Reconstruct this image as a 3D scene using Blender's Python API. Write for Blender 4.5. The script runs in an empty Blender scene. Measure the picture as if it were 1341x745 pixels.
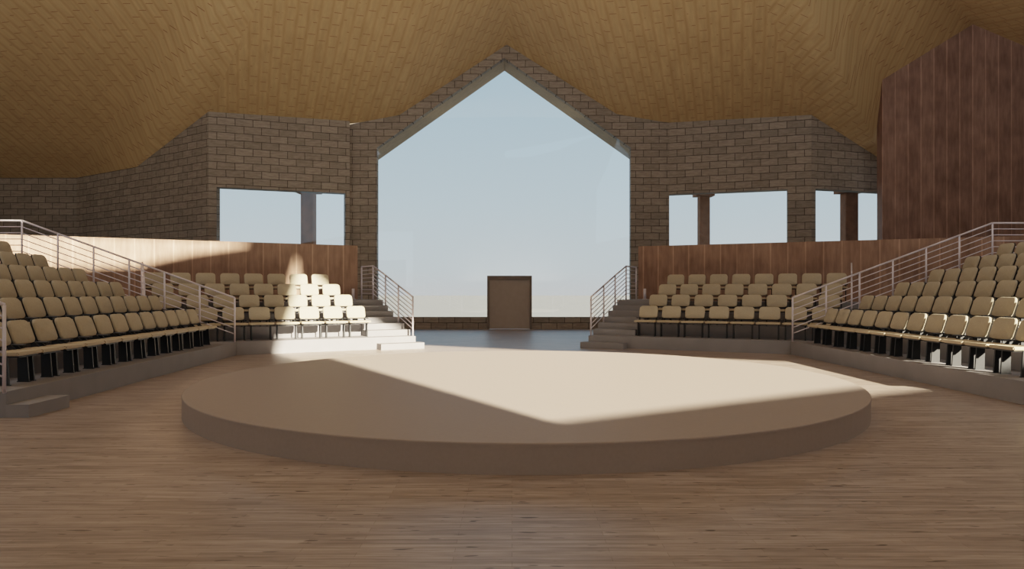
import bpy, bmesh, math, random
from mathutils import Vector, Matrix
from mathutils.geometry import tessellate_polygon
random.seed(4)
F, CX, HY, CH = 930.0, 670.5, 381.0, 1.6
sc = bpy.context.scene
col = sc.collection
PI = math.pi

# ------------------------------------------------------------------ helpers
def gp(px, py, z=0.0):                       # ground-plane survey: pixel reading + known height -> plan point
    d = (CH - z) * F / (py - HY)
    return Vector(((px - CX) / F * d, d, z))

def tag(o, label=None, cat=None, group=None, kind=None):
    if label: o['label'] = label
    if cat: o['category'] = cat
    if group: o['group'] = group
    if kind: o['kind'] = kind
    return o

def link(name, bm, m, parent=None, smooth=False):
    me = bpy.data.meshes.new(name)
    bmesh.ops.recalc_face_normals(bm, faces=bm.faces[:])
    bm.to_mesh(me); bm.free()
    if smooth:
        for p in me.polygons: p.use_smooth = True
    me.materials.append(m)
    o = bpy.data.objects.new(name, me)
    col.objects.link(o)
    if parent: o.parent = parent
    return o

def empty(name, label, cat, loc=(0, 0, 0), rz=0, group=None):
    o = bpy.data.objects.new(name, None); col.objects.link(o)
    o.empty_display_size = .1
    o.location = loc; o.rotation_euler = (0, 0, rz)
    return tag(o, label, cat, group)

def box(bm, x0, x1, y0, y1, z0, z1, M=None):
    vs = [bm.verts.new((x, y, z)) for z in (z0, z1) for x, y in ((x0, y0), (x1, y0), (x1, y1), (x0, y1))]
    for f in ((0, 3, 2, 1), (4, 5, 6, 7), (0, 1, 5, 4), (1, 2, 6, 5), (2, 3, 7, 6), (3, 0, 4, 7)):
        bm.faces.new([vs[i] for i in f])
    if M is not None:
        for v in vs: v.co = M @ v.co
    return vs

def prism(bm, poly, z0, z1):                 # plan polygon -> vertical prism
    n = len(poly)
    a = [bm.verts.new((p[0], p[1], z0)) for p in poly]
    b = [bm.verts.new((p[0], p[1], z1)) for p in poly]
    bm.faces.new(a[::-1]); bm.faces.new(b)
    for i in range(n):
        j = (i + 1) % n
        bm.faces.new((a[i], a[j], b[j], b[i]))

def tube(bm, p, q, r, seg=8, caps=True):
    p = Vector(p); q = Vector(q); d = (q - p).normalized()
    up = Vector((0, 0, 1)) if abs(d.z) < .95 else Vector((1, 0, 0))
    a = d.cross(up).normalized(); b = d.cross(a)
    r1 = []; r2 = []
    for i in range(seg):
        t = 2 * PI * i / seg
        o = (a * math.cos(t) + b * math.sin(t)) * r
        r1.append(bm.verts.new(p + o)); r2.append(bm.verts.new(q + o))
    for i in range(seg):
        j = (i + 1) % seg
        bm.faces.new((r1[i], r1[j], r2[j], r2[i]))
    if caps:
        bm.faces.new(r1[::-1]); bm.faces.new(r2)

def clip(poly, p, n):                        # keep side where (x-p).n >= 0
    out = []
    for i in range(len(poly)):
        a, b = Vector(poly[i]), Vector(poly[(i + 1) % len(poly)])
        da, db = (a - p).dot(n), (b - p).dot(n)
        if da >= 0: out.append(a)
        if (da >= 0) != (db >= 0): out.append(a + (b - a) * (da / (da - db)))
    return out

def upright(name, p0, p1, outline, holes, thick, m, kind='structure', parent=None):
    """vertical wall from plan point p0 to p1; outline/holes in (s, z); thickness goes to the left of p0->p1"""
    p0 = Vector((p0[0], p0[1], 0)); p1 = Vector((p1[0], p1[1], 0))
    t = (p1 - p0).normalized(); nn = Vector((-t.y, t.x, 0)) * thick
    loops = [[Vector((s, z, 0)) for s, z in outline]] + [[Vector((s, z, 0)) for s, z in h] for h in holes]
    flat = [v for l in loops for v in l]
    tris = tessellate_polygon(loops)
    bm = bmesh.new()
    uvl = bm.loops.layers.uv.new('UVMap')
    A = [bm.verts.new(p0 + t * v.x + Vector((0, 0, v.y))) for v in flat]
    B = [bm.verts.new(p0 + t * v.x + Vector((0, 0, v.y)) + nn) for v in flat]
    for tr in tris:
        try:
            bm.faces.new([A[i] for i in tr]); bm.faces.new([B[i] for i in reversed(tr)])
        except ValueError: pass
    k = 0
    for l in loops:
        for i in range(len(l)):
            j = (i + 1) % len(l)
            bm.faces.new((A[k + i], A[k + j], B[k + j], B[k + i]))
        k += len(l)
    for f in bm.faces:
        for lo in f.loops:
            c = lo.vert.co - p0
            lo[uvl].uv = (c.dot(t) + abs(c.dot(nn.normalized())), c.z)
    o = link(name, bm, m, parent)
    if kind: tag(o, kind=kind)
    return o

# ------------------------------------------------------------------ materials
def mat(name):
    m = bpy.data.materials.new(name); m.use_nodes = True
    nt = m.node_tree
    b = nt.nodes['Principled BSDF']
    return m, nt, b
def N(nt, t, **kw):
    n = nt.nodes.new(t)
    for k, v in kw.items(): setattr(n, k, v)
    return n
def ramp(nt, src, stops):
    r = N(nt, 'ShaderNodeValToRGB')
    e = r.color_ramp.elements
    while len(e) < len(stops): e.new(.5)
    for i, (p, c) in enumerate(stops):
        e[i].position = p; e[i].color = (*c, 1) if len(c) == 3 else c
    nt.links.new(src, r.inputs[0])
    return r.outputs[0]
def mapped(nt, kind='Object', scale=(1, 1, 1), rot=(0, 0, 0)):
    tc = N(nt, 'ShaderNodeTexCoord'); mp = N(nt, 'ShaderNodeMapping')
    mp.inputs['Scale'].default_value = scale; mp.inputs['Rotation'].default_value = rot
    nt.links.new(tc.outputs[kind], mp.inputs[0])
    return mp.outputs[0]
def noise(nt, vec, scale, detail=3, rough=.5):
    n = N(nt, 'ShaderNodeTexNoise')
    n.inputs['Scale'].default_value = scale; n.inputs['Detail'].default_value = detail; n.inputs['Roughness'].default_value = rough
    nt.links.new(vec, n.inputs['Vector']); return n.outputs['Fac']
def mix(nt, a, b, fac, mode='MIX'):
    n = N(nt, 'ShaderNodeMix', data_type='RGBA', blend_type=mode)
    for s, v in ((n.inputs[6], a), (n.inputs[7], b), (n.inputs[0], fac)):
        if hasattr(v, 'links'): nt.links.new(v, s)
        elif isinstance(v, tuple): s.default_value = (*v, 1)
        else: s.default_value = v
    return n.outputs[2]

def plain(name, c, rough=.5, metal=0, var=.06, scale=6, spec=.5):
    m, nt, b = mat(name)
    f = noise(nt, mapped(nt), scale)
    d = tuple(x * (1 - var) for x in c); l = tuple(min(1, x * (1 + var)) for x in c)
    nt.links.new(ramp(nt, f, [(.3, d), (.7, l)]), b.inputs['Base Color'])
    b.inputs['Roughness'].default_value = rough; b.inputs['Metallic'].default_value = metal
    b.inputs['Specular IOR Level'].default_value = spec
    return m

def brick_mat():
    m, nt, b = mat('stone_brick')
    v = mapped(nt, 'UV')
    wob = noise(nt, v, 1.3, 2)
    add = N(nt, 'ShaderNodeMixRGB', blend_type='ADD'); add.inputs[0].default_value = .05
    nt.links.new(v, add.inputs[1]); nt.links.new(wob, add.inputs[2])
    br = N(nt, 'ShaderNodeTexBrick')
    nt.links.new(add.outputs[0], br.inputs['Vector'])
    br.inputs['Scale'].default_value = 1
    br.inputs['Brick Width'].default_value = .66; br.inputs['Row Height'].default_value = .29
    br.inputs['Mortar Size'].default_value = .014; br.inputs['Mortar Smooth'].default_value = .3
    br.inputs['Color1'].default_value = (.305, .26, .215, 1); br.inputs['Color2'].default_value = (.235, .20, .165, 1)
    br.inputs['Mortar'].default_value = (.085, .068, .055, 1)
    n2 = noise(nt, mapped(nt, 'UV', (3, 14, 1)), 1, 5, .7)
    c = mix(nt, br.outputs['Color'], ramp(nt, n2, [(.3, (.62, .6, .58)), (.7, (1.2, 1.2, 1.2))]), .8, 'MULTIPLY')
    nt.links.new(c, b.inputs['Base Color'])
    b.inputs['Roughness'].default_value = .85; b.inputs['Specular IOR Level'].default_value = .15
    bp = N(nt, 'ShaderNodeBump'); bp.inputs['Strength'].default_value = .5; bp.inputs['Distance'].default_value = .03
    inv = N(nt, 'ShaderNodeMath', operation='SUBTRACT'); inv.inputs[0].default_value = 1
    nt.links.new(br.outputs['Fac'], inv.inputs[1]); nt.links.new(inv.outputs[0], bp.inputs['Height'])
    nt.links.new(bp.outputs[0], b.inputs['Normal'])
    return m

def panel_mat(name, c1, c2, w=.5):            # vertical timber boards, UV in metres
    m, nt, b = mat(name)
    v = mapped(nt, 'UV', rot=(0, 0, PI / 2))
    br = N(nt, 'ShaderNodeTexBrick'); nt.links.new(v, br.inputs['Vector'])
    br.inputs['Scale'].default_value = 1; br.inputs['Brick Width'].default_value = 40; br.inputs['Row Height'].default_value = w
    br.inputs['Mortar Size'].default_value = .035; br.inputs['Mortar Smooth'].default_value = 1
    br.inputs['Color1'].default_value = (*c1, 1); br.inputs['Color2'].default_value = (*c2, 1)
    br.inputs['Mortar'].default_value = tuple(x * 1.5 for x in c1) + (1,)
    g = noise(nt, mapped(nt, 'UV', (9, 1.1, 1)), 1, 5, .65)
    g2 = noise(nt, mapped(nt, 'UV', (1.1, .8, 1)), 1.4, 2)
    c = mix(nt, br.outputs['Color'], ramp(nt, g, [(.3, (.68, .66, .64)), (.7, (1.2, 1.2, 1.2))]), .8, 'MULTIPLY')
    c = mix(nt, c, ramp(nt, g2, [(.35, (.78, .76, .74)), (.65, (1.12, 1.12, 1.12))]), .8, 'MULTIPLY')
    nt.links.new(c, b.inputs['Base Color']); b.inputs['Roughness'].default_value = .55
    b.inputs['Specular IOR Level'].default_value = .1
    return m

def floor_mat():
    m, nt, b = mat('oak_plank_floor')
    v = mapped(nt)
    br = N(nt, 'ShaderNodeTexBrick'); nt.links.new(v, br.inputs['Vector'])
    br.inputs['Scale'].default_value = 1; br.inputs['Brick Width'].default_value = .95; br.inputs['Row Height'].default_value = .075
    br.inputs['Mortar Size'].default_value = .0012; br.offset = .37
    br.inputs['Color1'].default_value = (.345, .28, .24, 1); br.inputs['Color2'].default_value = (.262, .208, .176, 1)
    br.inputs['Mortar'].default_value = (.13, .085, .055, 1)
    g = noise(nt, mapped(nt, 'Object', (1.4, 24, 1)), 1.2, 6, .7)
    g2 = noise(nt, mapped(nt, 'Object', (.9, 9, 1)), .8, 3, .6)
    c = mix(nt, br.outputs['Color'], ramp(nt, g, [(.3, (.5, .46, .42)), (.64, (1.22, 1.22, 1.24))]), .9, 'MULTIPLY')
    c = mix(nt, c, ramp(nt, g2, [(.33, (.76, .74, .72)), (.6, (1.1, 1.1, 1.1))]), .85, 'MULTIPLY')
    kn = noise(nt, mapped(nt, 'Object', (5, 26, 1)), 1.0, 1, .5)
    c = mix(nt, c, (.05, .032, .02), ramp(nt, kn, [(.69, (0, 0, 0)), (.72, (1, 1, 1))]))
    nt.links.new(c, b.inputs['Base Color'])
    rr = ramp(nt, g, [(.3, (.45,) * 3), (.7, (.32,) * 3)])
    nt.links.new(rr, b.inputs['Roughness'])
    b.inputs['Specular IOR Level'].default_value = .5
    return m

def ceil_mat():
    m, nt, b = mat('cedar_plank_ceiling')
    v = mapped(nt, 'UV')
    sep = N(nt, 'ShaderNodeSeparateXYZ'); nt.links.new(v, sep.inputs[0])
    def M(op, a, b_=None, c_=None):
        n = N(nt, 'ShaderNodeMath', operation=op)
        for k, x in enumerate((a, b_, c_)):
            if x is None: continue
            if hasattr(x, 'links'): nt.links.new(x, n.inputs[k])
            else: n.inputs[k].default_value = x
        return n.outputs[0]
    U, V = sep.outputs['X'], sep.outputs['Y']
    PW, PL = .36, .62                                    # plank width and length
    stripe = M('DIVIDE', M('PINGPONG', U, PW / 2), PW / 2)
    band = ramp(nt, stripe, [(.0, (.46, .305, .145)), (.45, (.54, .375, .195)), (1, (.51, .36, .185))])
    g = noise(nt, mapped(nt, 'UV', (2.6, .5, 1)), 1.2, 3, .6)
    g2 = noise(nt, mapped(nt, 'UV', (11, 1.6, 1)), 1.0, 4, .7)
    c = mix(nt, band, ramp(nt, g, [(.3, (.86, .84, .80)), (.7, (1.1, 1.1, 1.1))]), .8, 'MULTIPLY')
    c = mix(nt, c, ramp(nt, g2, [(.3, (.88, .86, .84)), (.7, (1.08, 1.08, 1.08))]), .7, 'MULTIPLY')
    # butt joints: short dark red dashes, staggered by half a length on every other plank
    alt = M('MULTIPLY', M('GREATER_THAN', M('MODULO', M('ADD', U, 400 * PW), 2 * PW), PW), PL / 2)
    vv = M('PINGPONG', M('ADD', V, alt), PL / 2)
    line = M('LESS_THAN', vv, .016)
    mid = M('GREATER_THAN', M('PINGPONG', U, PW / 2), .06)
    jag = M('GREATER_THAN', noise(nt, mapped(nt, 'UV', (1.9, 1.1, 1)), 1, 2), .44)
    c = mix(nt, c, (.23, .095, .038), M('MULTIPLY', M('MULTIPLY', line, mid), M('MULTIPLY', jag, .8)))
    nt.links.new(c, b.inputs['Base Color']); b.inputs['Roughness'].default_value = .6
    b.inputs['Specular IOR Level'].default_value = .2
    return m

def glass_mat():
    m = bpy.data.materials.new('window_glass'); m.use_nodes = True
    nt = m.node_tree; nt.nodes.clear()
    out = N(nt, 'ShaderNodeOutputMaterial'); tr = N(nt, 'ShaderNodeBsdfTransparent'); gl = N(nt, 'ShaderNodeBsdfGlossy')
    tr.inputs[0].default_value = (.93, .96, .97, 1); gl.inputs[0].default_value = (.9, .95, 1, 1); gl.inputs['Roughness'].default_value = .02
    lw = N(nt, 'ShaderNodeLayerWeight'); lw.inputs[0].default_value = .5
    pw = N(nt, 'ShaderNodeMath', operation='POWER'); pw.inputs[1].default_value = 5; nt.links.new(lw.outputs['Facing'], pw.inputs[0])
    ml = N(nt, 'ShaderNodeMath', operation='MULTIPLY_ADD'); ml.inputs[1].default_value = .9; ml.inputs[2].default_value = .04
    nt.links.new(pw.outputs[0], ml.inputs[0])
    mx = N(nt, 'ShaderNodeMixShader')
    nt.links.new(ml.outputs[0], mx.inputs[0]); nt.links.new(tr.outputs[0], mx.inputs[1]); nt.links.new(gl.outputs[0], mx.inputs[2])
    nt.links.new(mx.outputs[0], out.inputs[0])
    return m

BRICK = brick_mat(); FLOOR = floor_mat(); CEIL = ceil_mat(); GLASS = glass_mat()
PANEL = panel_mat('walnut_parapet_boards', (.285, .18, .13), (.235, .145, .105), .52)
DARKW = panel_mat('dark_walnut_boards', (.28, .178, .14), (.235, .147, .115), .50)
CONC = plain('concrete', (.225, .213, .216), .75, 0, .05, 2.5, .2)
STAGE = plain('stage_laminate', (.285, .230, .198), .6, 0, .03, 30, .25)
CUSH = plain('tan_upholstery', (.385, .325, .235), .8, 0, .05, 40, .2)
SEATW = plain('tan_seat_board', (.45, .36, .24), .6, 0, .05, 20, .3)
BLACK = plain('black_plastic', (.018, .019, .021), .45, 0, .1, 20, .3)
RAIL = plain('lilac_grey_painted_steel', (.62, .56, .60), .4, .2, .03, 10)
DOORM = plain('brown_door_laminate', (.34, .28, .235), .6, 0, .04, 5, .3)
DOORF = plain('dark_door_frame', (.17, .135, .11), .55, 0, .05, 5, .3)
SOFF = plain('soffit_boards', (.34, .25, .16), .7, 0, .1, 4, .2)
TIMB = plain('timber_column_wood', (.24, .105, .055), .7, 0, .2, 3, .05)
GROUND = plain('pale_paving_outside', (.20, .195, .19), .9, 0, .04, .3, .1)

# ------------------------------------------------------------------ plan
JL, EL = Vector((-6.86, 17.7)), Vector((-2.57, 20.1))
JR, ER = Vector((7.03, 17.93)), Vector((2.14, 20.25))
RISE, Z1 = .315, .33
EAVE = 8.5
WH = 5.66                                     # window heads
P = {  # wall heads
 'a': (-27, 33.6, 6.9), 'b': (-20.6, 33.6, 6.9), 'c': (-16.1, 30.5, 6.9), 'd': (-11.8, 27.6, 8.5), 'e': (-6.75, 29.55, 8.6),
 'f': (-4.7, 29.7, 8.95), 'g': (-.22, 29.8, 11.9), 'h': (4.4, 29.8, 8.95), 'i': (6.3, 29.9, 8.6), 'j': (11.85, 28.1, 8.5), 'k': (15.3, 29.2, 6.85),
 'l': (14.34, 27.5, 9.72), 'm': (17.85, 27.5, 11.9), 'n': (27, 27.5, 8.0)}

# ------------------------------------------------------------------ setting
bm = bmesh.new(); prism(bm, [(-27, -5), (27, -5), (27, 34), (-27, 34)], -1.6, 0)
tag(link('floor', bm, FLOOR), kind='structure')
bm = bmesh.new(); prism(bm, [(-300, -250), (300, -250), (300, 500), (-300, 500)], -2, -1.6)
tag(link('ground', bm, GROUND), kind='structure')
# central gable wall with the house-shaped opening
y0 = 29.8
def S(x): return x + 7.0
gw = [(S(-6.95), 0), (S(6.5), 0), (S(6.5), 8.6), (S(4.45), 9.0), (S(-.22), 12.0), (S(-4.7), 9.0), (S(-6.95), 8.6)]
XL, XR = (493.5 - CX) / F * y0, (826 - CX) / F * y0
ZS, ZE, ZA, XA = .49, 7.62, 11.38, (660 - CX) / F * y0
DL, DR = (638 - CX) / F * y0, (696.5 - CX) / F * y0
ZD = 2.24
hole = [(S(XL), ZS), (S(DL), ZS), (S(DL), .001), (S(DR), .001), (S(DR), ZS), (S(XR), ZS), (S(XR), ZE), (S(XA), ZA), (S(XL), ZE)]
# floor-level cut: sill ring is open at the door, so build the outline as one concave loop
gw = [(S(-6.95), 0), (S(DL), 0), (S(DL), ZS), (S(XL), ZS), (S(XL), ZE), (S(XA), ZA), (S(XR), ZE), (S(XR), ZS), (S(DR), ZS), (S(DR), 0),
      (S(6.6), 0), (S(6.6), 8.95), (S(4.4), 9.1), (S(-.22), 12.05), (S(-4.7), 9.1), (S(-6.98), 8.95)]
upright('wall_back', (-7.0, y0), (7.0, y0), gw, [], .35, BRICK)
# glazing of the central window
w1 = bpy.data.objects.new('window_1', None); col.objects.link(w1); tag(w1, kind='structure')
gl = [(S(XL), ZS), (S(DL), ZS), (S(DL), ZD), (S(DR), ZD), (S(DR), ZS), (S(XR), ZS), (S(XR), ZE), (S(XA), ZA), (S(XL), ZE)]
upright('glass_pane', (-7.0, y0 + .04), (7.0, y0 + .04), gl, [], .012, GLASS, None, w1)
def framebar(name, pts, r, y, parent, m):
    bm = bmesh.new()
    for a, b_ in zip(pts[:-1], pts[1:]):
        d = Vector((b_[0] - a[0], 0, b_[1] - a[1])); L = d.length; ang = math.atan2(d.z, d.x)
        M = Matrix.Translation((a[0], y, a[1])) @ Matrix.Rotation(-ang, 4, 'Y')
        box(bm, 0, L, -r, r, -r, r, M)
    return link(name, bm, m, parent)
framebar('window_sill', [(XL, ZS), (DL, ZS)], .022, y0 + .05, w1, DOORF)
framebar('window_sill', [(DR, ZS), (XR, ZS)], .022, y0 + .05, w1, DOORF)
# door
d1 = bpy.data.objects.new('door_1', None); col.objects.link(d1); tag(d1, kind='structure')
bm = bmesh.new(); box(bm, DL + .09, DR - .09, y0 - .02, y0 + .05, .01, ZD - .155)
link('door_leaf', bm, DOORM, d1)
bm = bmesh.new()
box(bm, DL, DL + .09, y0 - .1, y0 + .1, 0, ZD); box(bm, DR - .09, DR, y0 - .1, y0 + .1, 0, ZD); box(bm, DL + .09, DR - .09, y0 - .1, y0 + .1, ZD - .16, ZD)
link('door_frame', bm, DOORF, d1)

# gable eaves running out past the glass
bm = bmesh.new()
sl = (ZA - ZE) / (XR - XA)
for sgn in (-1, 1):
    xa, za = XA, ZA + .12; xb, zb = XA + sgn * 6.3, ZA + .12 - 6.3 * sl
    vs = []
    for yy in (y0 + .35, y0 + 2.15):
        for dz in (0, .3):
            vs.append((bm.verts.new((xa, yy, za + dz)), bm.verts.new((xb, yy, zb + dz))))
    (a0, b0), (a1, b1), (a2, b2), (a3, b3) = vs
    for f in ((a0, b0, b2, a2), (a1, b1, b3, a3), (a0, b0, b1, a1), (a2, b2, b3, a3), (b0, b1, b3, b2), (a0, a1, a3, a2)):
        bm.faces.new(f)
tag(link('trim_eaves', bm, SOFF), kind='structure')

def holed(name, p0, p1, outline, hole, thick, m):
    p0 = Vector((p0[0], p0[1], 0)); p1 = Vector((p1[0], p1[1], 0))
    t = (p1 - p0).normalized(); nn = Vector((-t.y, t.x, 0)) * thick
    s0, s1, z0, z1 = hole
    V = Vector
    mid = clip(clip(outline, V((s0, 0)), V((1, 0))), V((s1, 0)), V((-1, 0)))
    pcs = [clip(outline, V((s0, 0)), V((-1, 0))), clip(outline, V((s1, 0)), V((1, 0))), clip(mid, V((0, z0)), V((0, -1))), clip(mid, V((0, z1)), V((0, 1)))]
    bm = bmesh.new(); uvl = bm.loops.layers.uv.new('UVMap')
    for pc in pcs:
        if len(pc) < 3: continue
        A = [bm.verts.new(p0 + t * v[0] + V((0, 0, v[1]))) for v in pc]; B = [bm.verts.new(a.co + nn) for a in A]
        bm.faces.new(A); bm.faces.new(B[::-1])
        for i in range(len(pc)):
            j = (i + 1) % len(pc); bm.faces.new((A[i], A[j], B[j], B[i]))
    for f in bm.faces:
        for lo in f.loops:
            c = lo.vert.co - p0; lo[uvl].uv = (c.dot(t) + abs(c.dot(nn.normalized())), c.z)
    return tag(link(name, bm, m), kind='structure')

def wallseg(name, A, B, holes_px=None, th=.5, m=None, extra=None, zb=0):
    """wall from head A to head B (left to right), holes as (px0, px1, z0, z1)"""
    a = Vector(A[:2]); b = Vector(B[:2]); L = (b - a).length; t = (b - a) / L
    hs = []
    for (p0, p1, z0, z1) in (holes_px or []):
        r = []
        for p in (p0, p1):
            k = (p - CX) / F
            r.append((k * a.y - a.x) / (t.x - k * t.y))
        hs.append((r[0], r[1], z0, z1))
    if hs:
        holed(name, A[:2], B[:2], [(0, zb), (L, zb), (L, B[2] + .14), (0, A[2] + .14)], hs[0], th, BRICK)
        return a, t, hs
    o = upright(name, A[:2], B[:2], [(0, zb), (L, zb), (L, B[2] + .14)] + (extra or []) + [(0, A[2] + .14)],
                [[(s0, z0), (s1, z0), (s1, z1), (s0, z1)] for s0, s1, z0, z1 in hs], th, m or BRICK)
    return a, t, hs
wallseg('wall_far_left', P['a'], P['b'])
# wall b-d with the dropped roof line at c
a = Vector(P['b'][:2]); c = Vector(P['c'][:2]); d = Vector(P['d'][:2])
wallseg('wall_left_side', P['b'], P['d'], extra=[((c - a).length, 6.96)])
wl = wallseg('wall_back_left', P['d'], P['e'], [(283.6, 452.5, 2.6, WH)])
wr = wallseg('wall_back_right', P['i'], P['j'], [(865, 1031.3, 2.6, WH)])
wr2 = wallseg('wall_right_side', P['j'], (15.3 + 1.5, 29.2 + .478, 6.85), [(1068.2, 1162, 2.6, WH)])
n = 2
for (a, t, hs) in (wl, wr, wr2):
    s0, s1, z0, z1 = hs[0]
    w = bpy.data.objects.new('window_%d' % n, None); col.objects.link(w); tag(w, kind='structure'); n += 1
    q = a + t * 0; nn = Vector((-t.y, t.x))
    p0 = a + nn * .06; p1 = p0 + t
    upright('glass_pane', p0, p1, [(s0, z0), (s1, z0), (s1, z1), (s0, z1)], [], .012, GLASS, None, w)

# dark timber gable wall on the right
A = P['l']; upright('wall_right', (A[0], A[1]), (27, A[1]), [(0, 0), (12.7, 0), (12.7, 8.1), (17.85 - A[0], 11.98), (0, A[2] + .14)], [], .4, DARKW)
# sides and rear, behind the camera
upright('wall_side_left', (-27, -5), (-27, 33.6), [(0, 0), (38.6, 0), (38.6, 7.1), (0, 17.1)], [[(1, 3.2), (33, 3.2), (33, 6.2), (1, 6.2)]], .3, BRICK)  # unseen opening added to let in sky light
upright('wall_side_right', (27, 27.5), (27, -5), [(0, 0), (32.5, 0), (32.5, 17.1), (0, 8.2)], [], .3, BRICK)

# ---- sun and unseen rear openings, added and shaped to give its patches
ST = .40
SD = Vector((.51, -.86, ST))                   # towards the sun
def rear(pt):                                  # follow the sun ray back to the rear wall
    k = (pt[1] + 5) / .86
    return (pt[0] + .51 * k, pt[2] + ST * k)
lit = [(.42, 7.14, .28), (4.57, 9.67, .28), (7.05, 11.8, 0), (10.1, 13.9, 0), (6.8, 15.8, 0), (-1.5, 20.3, 0), (-4.08, 20.3, 1.1), (-5.2, 21.6, 1.8), (-6.4, 22.4, 2.1), (-7.06, 23.3, 2.75), (-6.9, 22.3, 1.8), (-6.6, 20, .33), (-6.2, 18.5, 0)]
PL0, PL1 = Vector((-5.14, 24.4)), Vector((-13.3, 19.7))
def onpar(px, py):
    k = (px - CX) / F; t = (PL1 - PL0)
    s = (k * PL0.y - PL0.x) / (t.x - k * t.y); q = PL0 + t * s
    return (q.x, q.y, CH + (HY - py) * q.y / F)
lit2 = [onpar(325, 321), onpar(250, 331), onpar(180, 346), onpar(60, 350), onpar(-60, 330), onpar(-60, 300), onpar(60, 306), onpar(190, 311), onpar(322, 317)]
h1 = [rear(p) for p in lit]; h2 = [rear(p) for p in lit2]
print('OPENING', h1, h2)
upright('wall_rear', (27, -5), (-27, -5), [(0, 0), (54, 0), (54, 17.1), (27, 17.6), (0, 17.1)],
        [[(27 - x, z) for x, z in h1], [(27 - x, z) for x, z in h2], [(36, .8), (43, .8), (43, 7), (36, 7)]], .02, BRICK)  # holes added to shape the sun patches and admit sky light

# ---- ceiling: folded planes fanning from a high centre
C = Vector((.2, 11, 15.2))
ring = [P[k] for k in 'abcdefghijklmn'] + [(27, -5, 17), (0, -5, 17.5), (-27, -5, 17)]
bm = bmesh.new(); uvl = bm.loops.layers.uv.new('UVMap')
names = 'abcdefghijklmn'
cv = bm.verts.new(C)
rv = []
for r in ring:                                  # edges bear on the wall heads
    d_ = (Vector(r) - C).xy.normalized() * .22
    rv.append(bm.verts.new((r[0] + d_.x, r[1] + d_.y, r[2])))
wd1 = (Vector(P['e'][:2]) - Vector(P['d'][:2])).normalized(); wd2 = (Vector(P['j'][:2]) - Vector(P['i'][:2])).normalized()
for i in range(len(ring)):
    f = bm.faces.new((rv[i], rv[(i + 1) % len(ring)], cv)); f.smooth = True
    k = names[i] if i < 14 else 'z'
    u = wd1 if k in 'def' else wd2 if k in 'ghi' else Vector((1, 0))
    w_ = Vector((-u.y, u.x))
    for lo in f.loops:
        q = lo.vert.co.xy
        lo[uvl].uv = (q.dot(u), q.dot(w_) * 1.07)
me = bpy.data.meshes.new('ceiling'); bm.to_mesh(me); bm.free(); me.materials.append(CEIL)
o = bpy.data.objects.new('ceiling', me); col.objects.link(o); tag(o, kind='structure')

# ------------------------------------------------------------------ round stage
SX, SY, SR, SH = .18, 10.95, 4.785, .28
st = empty('round_stage', 'large round low tan stage in the middle of the floor', 'stage', (SX, SY, 0))
def disc(bm, r, z0, z1, bev, seg=160):
    prof = [(r, z0), (r, z1 - bev), (r - bev * .3, z1 - bev * .3), (r - bev, z1)]
    rings = []
    for rr, zz in prof:
        rings.append([bm.verts.new((rr * math.cos(2 * PI * i / seg), rr * math.sin(2 * PI * i / seg), zz)) for i in range(seg)])
    for a, b_ in zip(rings[:-1], rings[1:]):
        for i in range(seg):
            j = (i + 1) % seg; bm.faces.new((a[i], a[j], b_[j], b_[i]))
    bm.faces.new(rings[-1]); bm.faces.new(rings[0][::-1])
bm = bmesh.new(); disc(bm, SR - .004, 0, SH - .03, .001); link('skirt', bm, STAGE, st)
bm = bmesh.new(); disc(bm, SR, SH - .03, SH, .01); link('stage_top', bm, STAGE, st)

# ------------------------------------------------------------------ seating tiers
def frame(J, t):                               # local frame of a bank: t along the rows, n outwards/up the tiers
    n = Vector((-t.y, t.x)); return J, t, n
tL = (EL - JL).normalized(); nL = Vector((-tL.y, tL.x))
tR = (ER - JR).normalized(); nR = Vector((tR.y, -tR.x))
tSL = Vector((-.055, 1)).normalized(); nSL = Vector((-tSL.y, tSL.x))
tSR = Vector((-.02, 1)).normalized(); nSR = Vector((tSR.y, -tSR.x))
def at(J, t, n, s, o, z=0):
    p = J + t * s + n * o; return Vector((p.x, p.y, z))
def tiers(name, label, J, t, n, s0, s1, offs, back, clips=()):
    root = empty(name, label, 'platform', (J.x, J.y, 0))
    for k, o in enumerate(offs):
        bm = bmesh.new()
        o1 = offs[k + 1] if k + 1 < len(offs) else back
        poly = [J + t * s0 + n * o, J + t * s1 + n * o, J + t * s1 + n * o1, J + t * s0 + n * o1]
        for (p, nn) in clips: poly = clip(poly, p, nn)
        if len(poly) > 2:
            prism(bm, [Vector((v[0], v[1])) - J for v in poly], 0, Z1 + RISE * k); link('tier', bm, CONC, root)
    return root
SP, CP = .85, .90
offS = [0] + [SP * k + .02 for k in range(1, 7)]
offC = [0] + [.98 + CP * k for k in range(3)]
wallL = JL + nSL * 0; wallR = JR + nSR * 0
# side banks stop at the rail line through J, perpendicular to their rows
tiers('seating_tiers', 'stepped concrete platform under the left bank of chairs', JL, tSL, nSL, -8.75, -.03, offS, 7.4)
tiers('seating_tiers', 'stepped concrete platform under the right bank of chairs', JR, tSR, nSR, -9.5, -.03, offS, 7.4)
LC = (EL - JL).length - .17; RC = (ER - JR).length - .04
SW = 1.25                                      # stair width
PB = 4.95                                      # parapet offset
tiers('seating_tiers', 'stepped concrete platform under the chairs left of the big window', JL, tL, nL, -9, LC - SW, offC, PB, [(wallL, tSL)])
tiers('seating_tiers', 'stepped concrete platform under the chairs right of the big window', JR, tR, nR, -9, RC - SW, offC, PB, [(wallR, tSR)])
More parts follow.
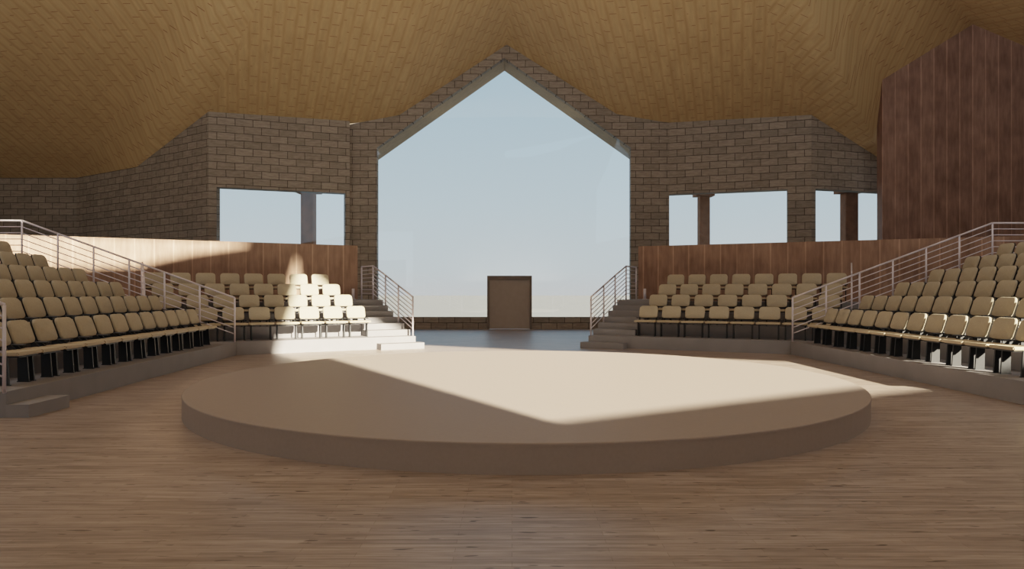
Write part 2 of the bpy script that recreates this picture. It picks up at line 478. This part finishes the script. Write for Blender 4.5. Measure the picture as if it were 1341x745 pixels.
# centre stairs
def stairs(label, J, t, n, L):
    nst = 8
    root = empty('stairs', label, 'stairs', (J.x, J.y, 0))
    offs = [-.36, 0] + [.42 + .47 * k for k in range(nst - 2)]
    for k, o in enumerate(offs):
        o1 = offs[k + 1] if k + 1 < nst else PB
        s0, s1 = (L - SW + .001, L) if k else (L - SW + .12, L + .12)
        bm = bmesh.new()
        prism(bm, [t * s0 + n * o, t * s1 + n * o, t * s1 + n * o1, t * s0 + n * o1], 0, .165 * (k + 1)); link('step', bm, CONC, root)
    return root
stairs('concrete steps left of the big window, sunlit on the lower treads', JL, tL, nL, LC)
stairs('shaded concrete steps right of the big window', JR, tR, nR, RC)
# low step of the near aisle at the left edge
p0 = gp(37.6, 547); p1 = gp(91, 533)
bm = bmesh.new(); a = Vector((p0.x, p0.y)); b_ = Vector((p1.x, p1.y)); 
prism(bm, [a, b_, b_ + Vector((-.46, 0)), Vector((JL.x + .055 * 8.8 + .0, a.y)) + Vector((0.0, 0)) , Vector((-8, a.y)) ][:4], 0, .165)
prism(bm, [a, Vector((JL.x + .52, a.y)), Vector((-9, a.y - .0)), Vector((-9, a.y - .001))][:3] if False else [a, a + Vector((-3, 0)), a + Vector((-3, -.001)), a + Vector((0, -.001))], 0, .165)
tag(link('low_step', bm, CONC), 'low concrete step at the bottom left, against the left platform', 'step')

# ------------------------------------------------------------------ parapets
def parapet(label, J, t, n, s0, s1, z0, z1, th=.16):
    A = J + t * s0 + n * PB; B = J + t * s1 + n * PB
    o = upright('parapet', A, B, [(0, z0), ((B - A).length, z0), ((B - A).length, z1), (0, z1)], [], th if n.dot(Vector((-t.y, t.x))) > 0 else -th, PANEL, None)
    return tag(o, label, 'parapet')
PZ = 3.15
parapet('part-sunlit brown timber parapet behind the chairs left of the big window', JL, tL, nL, -11.5, LC - .16, 0, PZ)
parapet('brown timber parapet behind the chairs right of the big window', JR, tR, nR, -10.5, RC - .1, 0, PZ)

# ------------------------------------------------------------------ handrails
def handrail(label, bases, ztops, level_end=0, nbar=6, hgt=1.1, r=.022):
    """bases: Vector list with z at foot"""
    root = empty('handrail', label, 'railing', bases[0], 0, None)
    o0 = bases[0]
    for b_ in bases:
        bm = bmesh.new(); tube(bm, b_ - o0, b_ - o0 + Vector((0, 0, hgt)), r, 10)
        link('post', bm, RAIL, root, True)
    bm = bmesh.new()
    for p, q in zip(bases[:-1], bases[1:]):
        tube(bm, p - o0 + Vector((0, 0, hgt)), q - o0 + Vector((0, 0, hgt)), r * 1.05, 10)
    link('top_rail', bm, RAIL, root, True)
    for k in range(nbar):
        z = hgt - (k + 1) * (hgt - .2) / nbar
        bm = bmesh.new()
        for p, q in zip(bases[:-1], bases[1:]):
            tube(bm, p - o0 + Vector((0, 0, z)), q - o0 + Vector((0, 0, z)), r * .55, 6)
        link('bar', bm, RAIL, root, True)
    return root
def zt(k): return Z1 + RISE * k
bs = [at(JL, tSL, nSL, -.06, .03 + SP * k, zt(k)) for k in range(7)] + [at(JL, tSL, nSL, -.06, .03 + SP * 6 + 1.2, zt(6))]
handrail('sloping handrail climbing along the far end of the left bank of chairs', bs, None)
bs = [at(JR, tSR, nSR, -.06, .03 + SP * k, zt(k)) for k in range(7)] + [at(JR, tSR, nSR, -.06, .03 + SP * 6 + 1.6, zt(6))]
handrail('sloping handrail climbing along the far end of the right bank of chairs', bs, None)
bs = [at(JL, tL, nL, -2.0, o, z) for o, z in ((1.25, zt(1)), (1.95, zt(2)), (2.85, zt(3)), (3.6, zt(3)))]
handrail('short handrail seen end-on behind the left bank, beside the chairs left of the window', bs, None, r=.018)
bs = [at(JR, tR, nR, -1.4, o, z) for o, z in ((1.05, zt(1)), (1.95, zt(2)), (2.85, zt(3)), (3.6, zt(3)))]
handrail('short handrail seen end-on behind the right bank, beside the chairs right of the window', bs, None, r=.018)
for J, t, n, L, lab in ((JL, tL, nL, LC, 'handrail with seven bars on the steps left of the big window'), (JR, tR, nR, RC, 'handrail with seven bars on the steps right of the big window')):
    bs = [at(J, t, n, L - .05, o, z) for o, z in ((.08, .33), (1.25, .33 + .33), (2.4, .33 + .33 * 2), (3.62, 1.32), (4.85, 1.32))]
    handrail(lab, bs, None, r=.024, nbar=7)
# rail of the near aisle, at the left edge of the view
nb = gp(5.5, 515, Z1)
handrail('handrail end post at the left edge, above the low step', [Vector((nb.x, nb.y, Z1)), Vector((nb.x - SP, nb.y - .05, Z1 + RISE)), Vector((nb.x - 2 * SP, nb.y - .1, Z1 + 2 * RISE))], None)
# short steel posts beside the stair heads
for J, t, n, L, side in ((JL, tL, nL, LC, 'left'), (JR, tR, nR, RC, 'right')):
    r_ = empty('short_post', 'short grey steel post at the head of the steps %s of the big window' % side, 'post', at(J, t, n, L - .42, PB - .35, 1.32))
    bm = bmesh.new(); tube(bm, (0, 0, 0.01), (0, 0, .36), .045, 14); link('post_shaft', bm, RAIL, r_, True)
    bm = bmesh.new(); tube(bm, (0, 0, 0), (0, 0, .012), .085, 14); link('base_plate', bm, RAIL, r_, True)
# ------------------------------------------------------------------ chairs
def rounded_pad(bm, w, h, r, th, M, seg=6, puff=.012):
    pts = []
    for cx_, cz, a0 in ((w / 2 - r, h - r, 0), (-w / 2 + r, h - r, 90), (-w / 2 + r * .6, r * .6, 180), (w / 2 - r * .6, r * .6, 270)):
        rr = r if a0 < 180 else r * .6
        for i in range(seg + 1):
            a = math.radians(a0 + 90 * i / seg); pts.append((cx_ + rr * math.cos(a), cz + rr * math.sin(a)))
    cz = h / 2
    def ring_(y, sc_):
        return [bm.verts.new(M @ Vector((x * sc_, y + .035 * (abs(x) / (w / 2)) ** 2 * -1, cz + (z - cz) * sc_))) for x, z in pts]
    rs = [ring_(-th / 2, .0 + .93), ring_(-th / 2 + .012, 1), ring_(th / 2 - .012, 1), ring_(th / 2, .95)]
    for a, b_ in zip(rs[:-1], rs[1:]):
        for i in range(len(pts)):
            j = (i + 1) % len(pts); bm.faces.new((a[i], a[j], b_[j], b_[i]))
    cf = bm.verts.new(M @ Vector((0, -th / 2 - puff * .3, cz))); cb = bm.verts.new(M @ Vector((0, th / 2, cz)))
    for i in range(len(pts)):
        j = (i + 1) % len(pts)
        bm.faces.new((cf, rs[0][j], rs[0][i])); bm.faces.new((cb, rs[3][i], rs[3][j]))

def make_chair(w, sw):
    root = empty('auditorium_chair', 'x', 'chair')
    tilt = Matrix.Translation((0, 0, .5)) @ Matrix.Rotation(-math.radians(19), 4, 'X')
    bm = bmesh.new(); rounded_pad(bm, w, .355, .10, .05, tilt @ Matrix.Translation((0, -.012, 0)))
    link('backrest', bm, CUSH, root, True)
    bm = bmesh.new(); rounded_pad(bm, w * .99, .378, .10, .022, tilt @ Matrix.Translation((0, .03, -.008)))
    link('back_shell', bm, BLACK, root, True)
    # upholstered seat, slightly dished, with rounded nose
    bm = bmesh.new(); box(bm, -sw / 2, sw / 2, -.45, -.06, .400, .450)
    bmesh.ops.bevel(bm, geom=bm.edges[:], offset=.014, segments=2, affect='EDGES')
    link('seat', bm, SEATW, root)
    bm = bmesh.new(); box(bm, -w / 2 + .03, w / 2 - .03, -.42, -.02, .375, .404)
    link('seat_pan', bm, BLACK, root)
    for s in (-1, 1):
        x = s * (sw / 2 - .062)
        bm = bmesh.new()                         # tapered side panel on a foot
        prof = [(-.30, 0), (-.15, 0), (-.14, .38), (-.02, .45), (.02, .52), (-.05, .52), (-.12, .45), (-.27, .40)]
        a = [bm.verts.new((x - .013, y, z)) for y, z in prof]; b_ = [bm.verts.new((x + .013, y, z)) for y, z in prof]
        bm.faces.new(a); bm.faces.new(b_[::-1])
        for i in range(len(prof)):
            j = (i + 1) % len(prof); bm.faces.new((a[i], a[j], b_[j], b_[i]))
        lg = link('leg', bm, BLACK, root)
        bm = bmesh.new(); box(bm, x - .02, x + .02, -.31, -.14, 0, .012); link('foot', bm, BLACK, lg)
        bm = bmesh.new(); box(bm, s * (sw / 2 - .022) - .02, s * (sw / 2 - .022) + .02, -.22, .0, .50, .522)
        bmesh.ops.bevel(bm, geom=bm.edges[:], offset=.008, segments=1, affect='EDGES')
        link('armrest', bm, BLACK, root)
    return root
def copy_tree(o, parent=None):
    c = o.copy(); col.objects.link(c); c.parent = parent
    for ch in list(o.children): copy_tree(ch, c)
    return c
ORD = 'first second third fourth fifth sixth seventh eighth ninth tenth eleventh twelfth thirteenth fourteenth'.split()
ROWS = ['front', 'second', 'third', 'fourth', 'fifth', 'sixth']
protos = {}
def chair(w, p, n, label, group):
    if w not in protos:
        c = make_chair(w, .605 if w > .5 else .55); protos[w] = c
    else:
        c = copy_tree(protos[w])
    c.location = p; c.rotation_euler = (0, 0, math.atan2(n.y, n.x) - PI / 2)
    c['label'] = label; c['group'] = group
def row(J, t, n, o, z, pxa, pxb, cnt, w, lab, group):
    """seats evenly spaced on the line at offset o, from the one read at pxa to the one at pxb"""
    q = J + n * o; ss = []
    for px in (pxa, pxb):
        k = (px - CX) / F; ss.append((k * q.y - q.x) / (t.x - k * t.y))
    for i in range(cnt):
        s = ss[0] + (ss[1] - ss[0]) * i / (cnt - 1) if cnt > 1 else ss[0]
        pos = q + t * s
        chair(w, (pos.x, pos.y, z), n, lab(i), group)
# left of the big window: counted from the steps
for r, (a, b_) in enumerate([(466, 270), (449.7, 223), (434, 213), (419.4, 202.6)]):
    cnt = 7 if r == 0 else 8
    row(JL, tL, nL, .74 + CP * r, zt(r), a, b_, cnt, .53,
        lambda i, r=r: 'tan chair, %s from the central steps in the %s row left of the big window' % (ORD[i], ROWS[r]), 'chairs left of the big window, %s row' % ROWS[r])
for r, (a, b_) in enumerate([(849.4, 1078), (862, 1086), (874, 1089.6), (884.9, 1095.6)]):
    row(JR, tR, nR, .74 + CP * r, zt(r), a, b_, 8, .53,
        lambda i, r=r: 'tan chair, %s from the central steps in the %s row right of the big window' % (ORD[i], ROWS[r]), 'chairs right of the big window, %s row' % ROWS[r])
# side banks: counted from the far end, by the sloping handrail
for r, (a, b_, cnt) in enumerate([(253.3, 29, 12), (204, 17.5, 10), (154.6, 8, 8), (106, 2, 6), (54, 12.5, 3), (6, 6, 1)]):
    row(JL, tSL, nSL, .62 + SP * r, zt(r), a, b_, cnt, .47,
        lambda i, r=r: 'tan chair, %s from the sloping handrail in the %s row of the left bank' % (ORD[i], ROWS[r]), 'left bank chairs, %s row' % ROWS[r])
for i, (px, r, nm) in enumerate([(-4, 0, 13), (-14, 1, 11)]):
    row(JL, tSL, nSL, .62 + SP * r, zt(r), px, px, 1, .47, lambda i, r=r, nm=nm: 'tan chair cut by the left edge, %s from the sloping handrail in the %s row' % (ORD[nm - 1], ROWS[r]), 'left bank chairs, %s row' % ROWS[r])
for r, (a, b_, cnt) in enumerate([(1087.6, 1349, 12), (1134, 1347, 10), (1180, 1346, 8), (1225, 1344, 6), (1271, 1342, 4), (1315.5, 1340, 2)]):
    row(JR, tSR, nSR, .60 + SP * r, zt(r), a, b_, cnt, .49,
        lambda i, r=r: 'tan chair, %s from the sloping handrail in the %s row of the right bank' % (ORD[i], ROWS[r]), 'right bank chairs, %s row' % ROWS[r])

# ------------------------------------------------------------------ timber columns outside the small windows
def column(px0, px1, d, label, cap=True):
    x0, x1 = (px0 - CX) / F * d, (px1 - CX) / F * d; w = x1 - x0
    r_ = empty('timber_column', label, 'column', ((x0 + x1) / 2, d, -.2))
    bm = bmesh.new(); box(bm, -w / 2, w / 2, 0, w, 0, 5.95); 
    bmesh.ops.bevel(bm, geom=bm.edges[:], offset=.03, segments=1, affect='EDGES'); link('shaft', bm, TIMB, r_)
    bm = bmesh.new(); box(bm, -w * .9, w * .9, -.1, w + .1, 5.95, 6.3); link('capital', bm, TIMB, r_)
column(393.5, 410, 29.9, 'brown timber column outside the window left of the big window')
column(916.5, 930, 31.0, 'brown timber column outside the window right of the big window')
column(1107.5, 1124.5, 29.9, 'dark column outside the far right window')

# ------------------------------------------------------------------ light
sun = bpy.data.lights.new('sun', 'SUN'); sun.energy = 31; sun.angle = math.radians(.7); sun.color = (1, .87, .66)
so = bpy.data.objects.new('sun', sun); col.objects.link(so); so.rotation_euler = SD.to_track_quat('Z', 'Y').to_euler()
w = bpy.data.worlds.new('world'); sc.world = w; w.use_nodes = True; nt = w.node_tree
bg = nt.nodes['Background']
tc = N(nt, 'ShaderNodeTexCoord'); sp = N(nt, 'ShaderNodeSeparateXYZ'); nt.links.new(tc.outputs['Generated'], sp.inputs[0])
c = ramp(nt, sp.outputs['Z'], [(0, (.56, .56, .56)), (.03, (.52, .57, .59)), (.12, (.45, .55, .61)), (.30, (.33, .47, .58)), (.9, (.24, .38, .56))])
nt.links.new(c, bg.inputs[0]); bg.inputs[1].default_value = 1.35
def area(loc, size, sy, e, colr, target):
    l = bpy.data.lights.new('fill_light', 'AREA'); l.shape = 'RECTANGLE'; l.size = size; l.size_y = sy; l.energy = e; l.color = colr  # unseen fill added to brighten the room, not a fixture
    o = bpy.data.objects.new('fill_light', l); col.objects.link(o); o.location = loc
    o.rotation_euler = (Vector(loc) - Vector(target)).to_track_quat('Z', 'Y').to_euler()
for x_ in (-13, 13):
    area((x_, 11, 10.8), 7, 7, 210, (.9, .94, 1), (x_ * .8, 11.01, 0))
for x_, y_ in ((-15, 1), (15, 1), (0, -2.8)):  # added fill facing up, brightens the ceiling
    area((x_, y_, 2.4), 9, 4, 1500, (.95, .97, 1), (x_, y_ + .001, 14))

# ------------------------------------------------------------------ camera
cam = bpy.data.cameras.new('camera'); co = bpy.data.objects.new('camera', cam); col.objects.link(co)
co.location = (0, 0, CH); co.rotation_euler = (PI / 2, 0, 0)
cam.sensor_width = 36; cam.lens = 36 * F / 1341
cam.shift_y = (HY - 372.5) / 1341
cam.clip_end = 1000
sc.camera = co
sc.view_settings.view_transform = 'Filmic'
sc.view_settings.look = 'None'
sc.view_settings.exposure = .3
sc.cycles.max_bounces = 10; sc.cycles.diffuse_bounces = 6
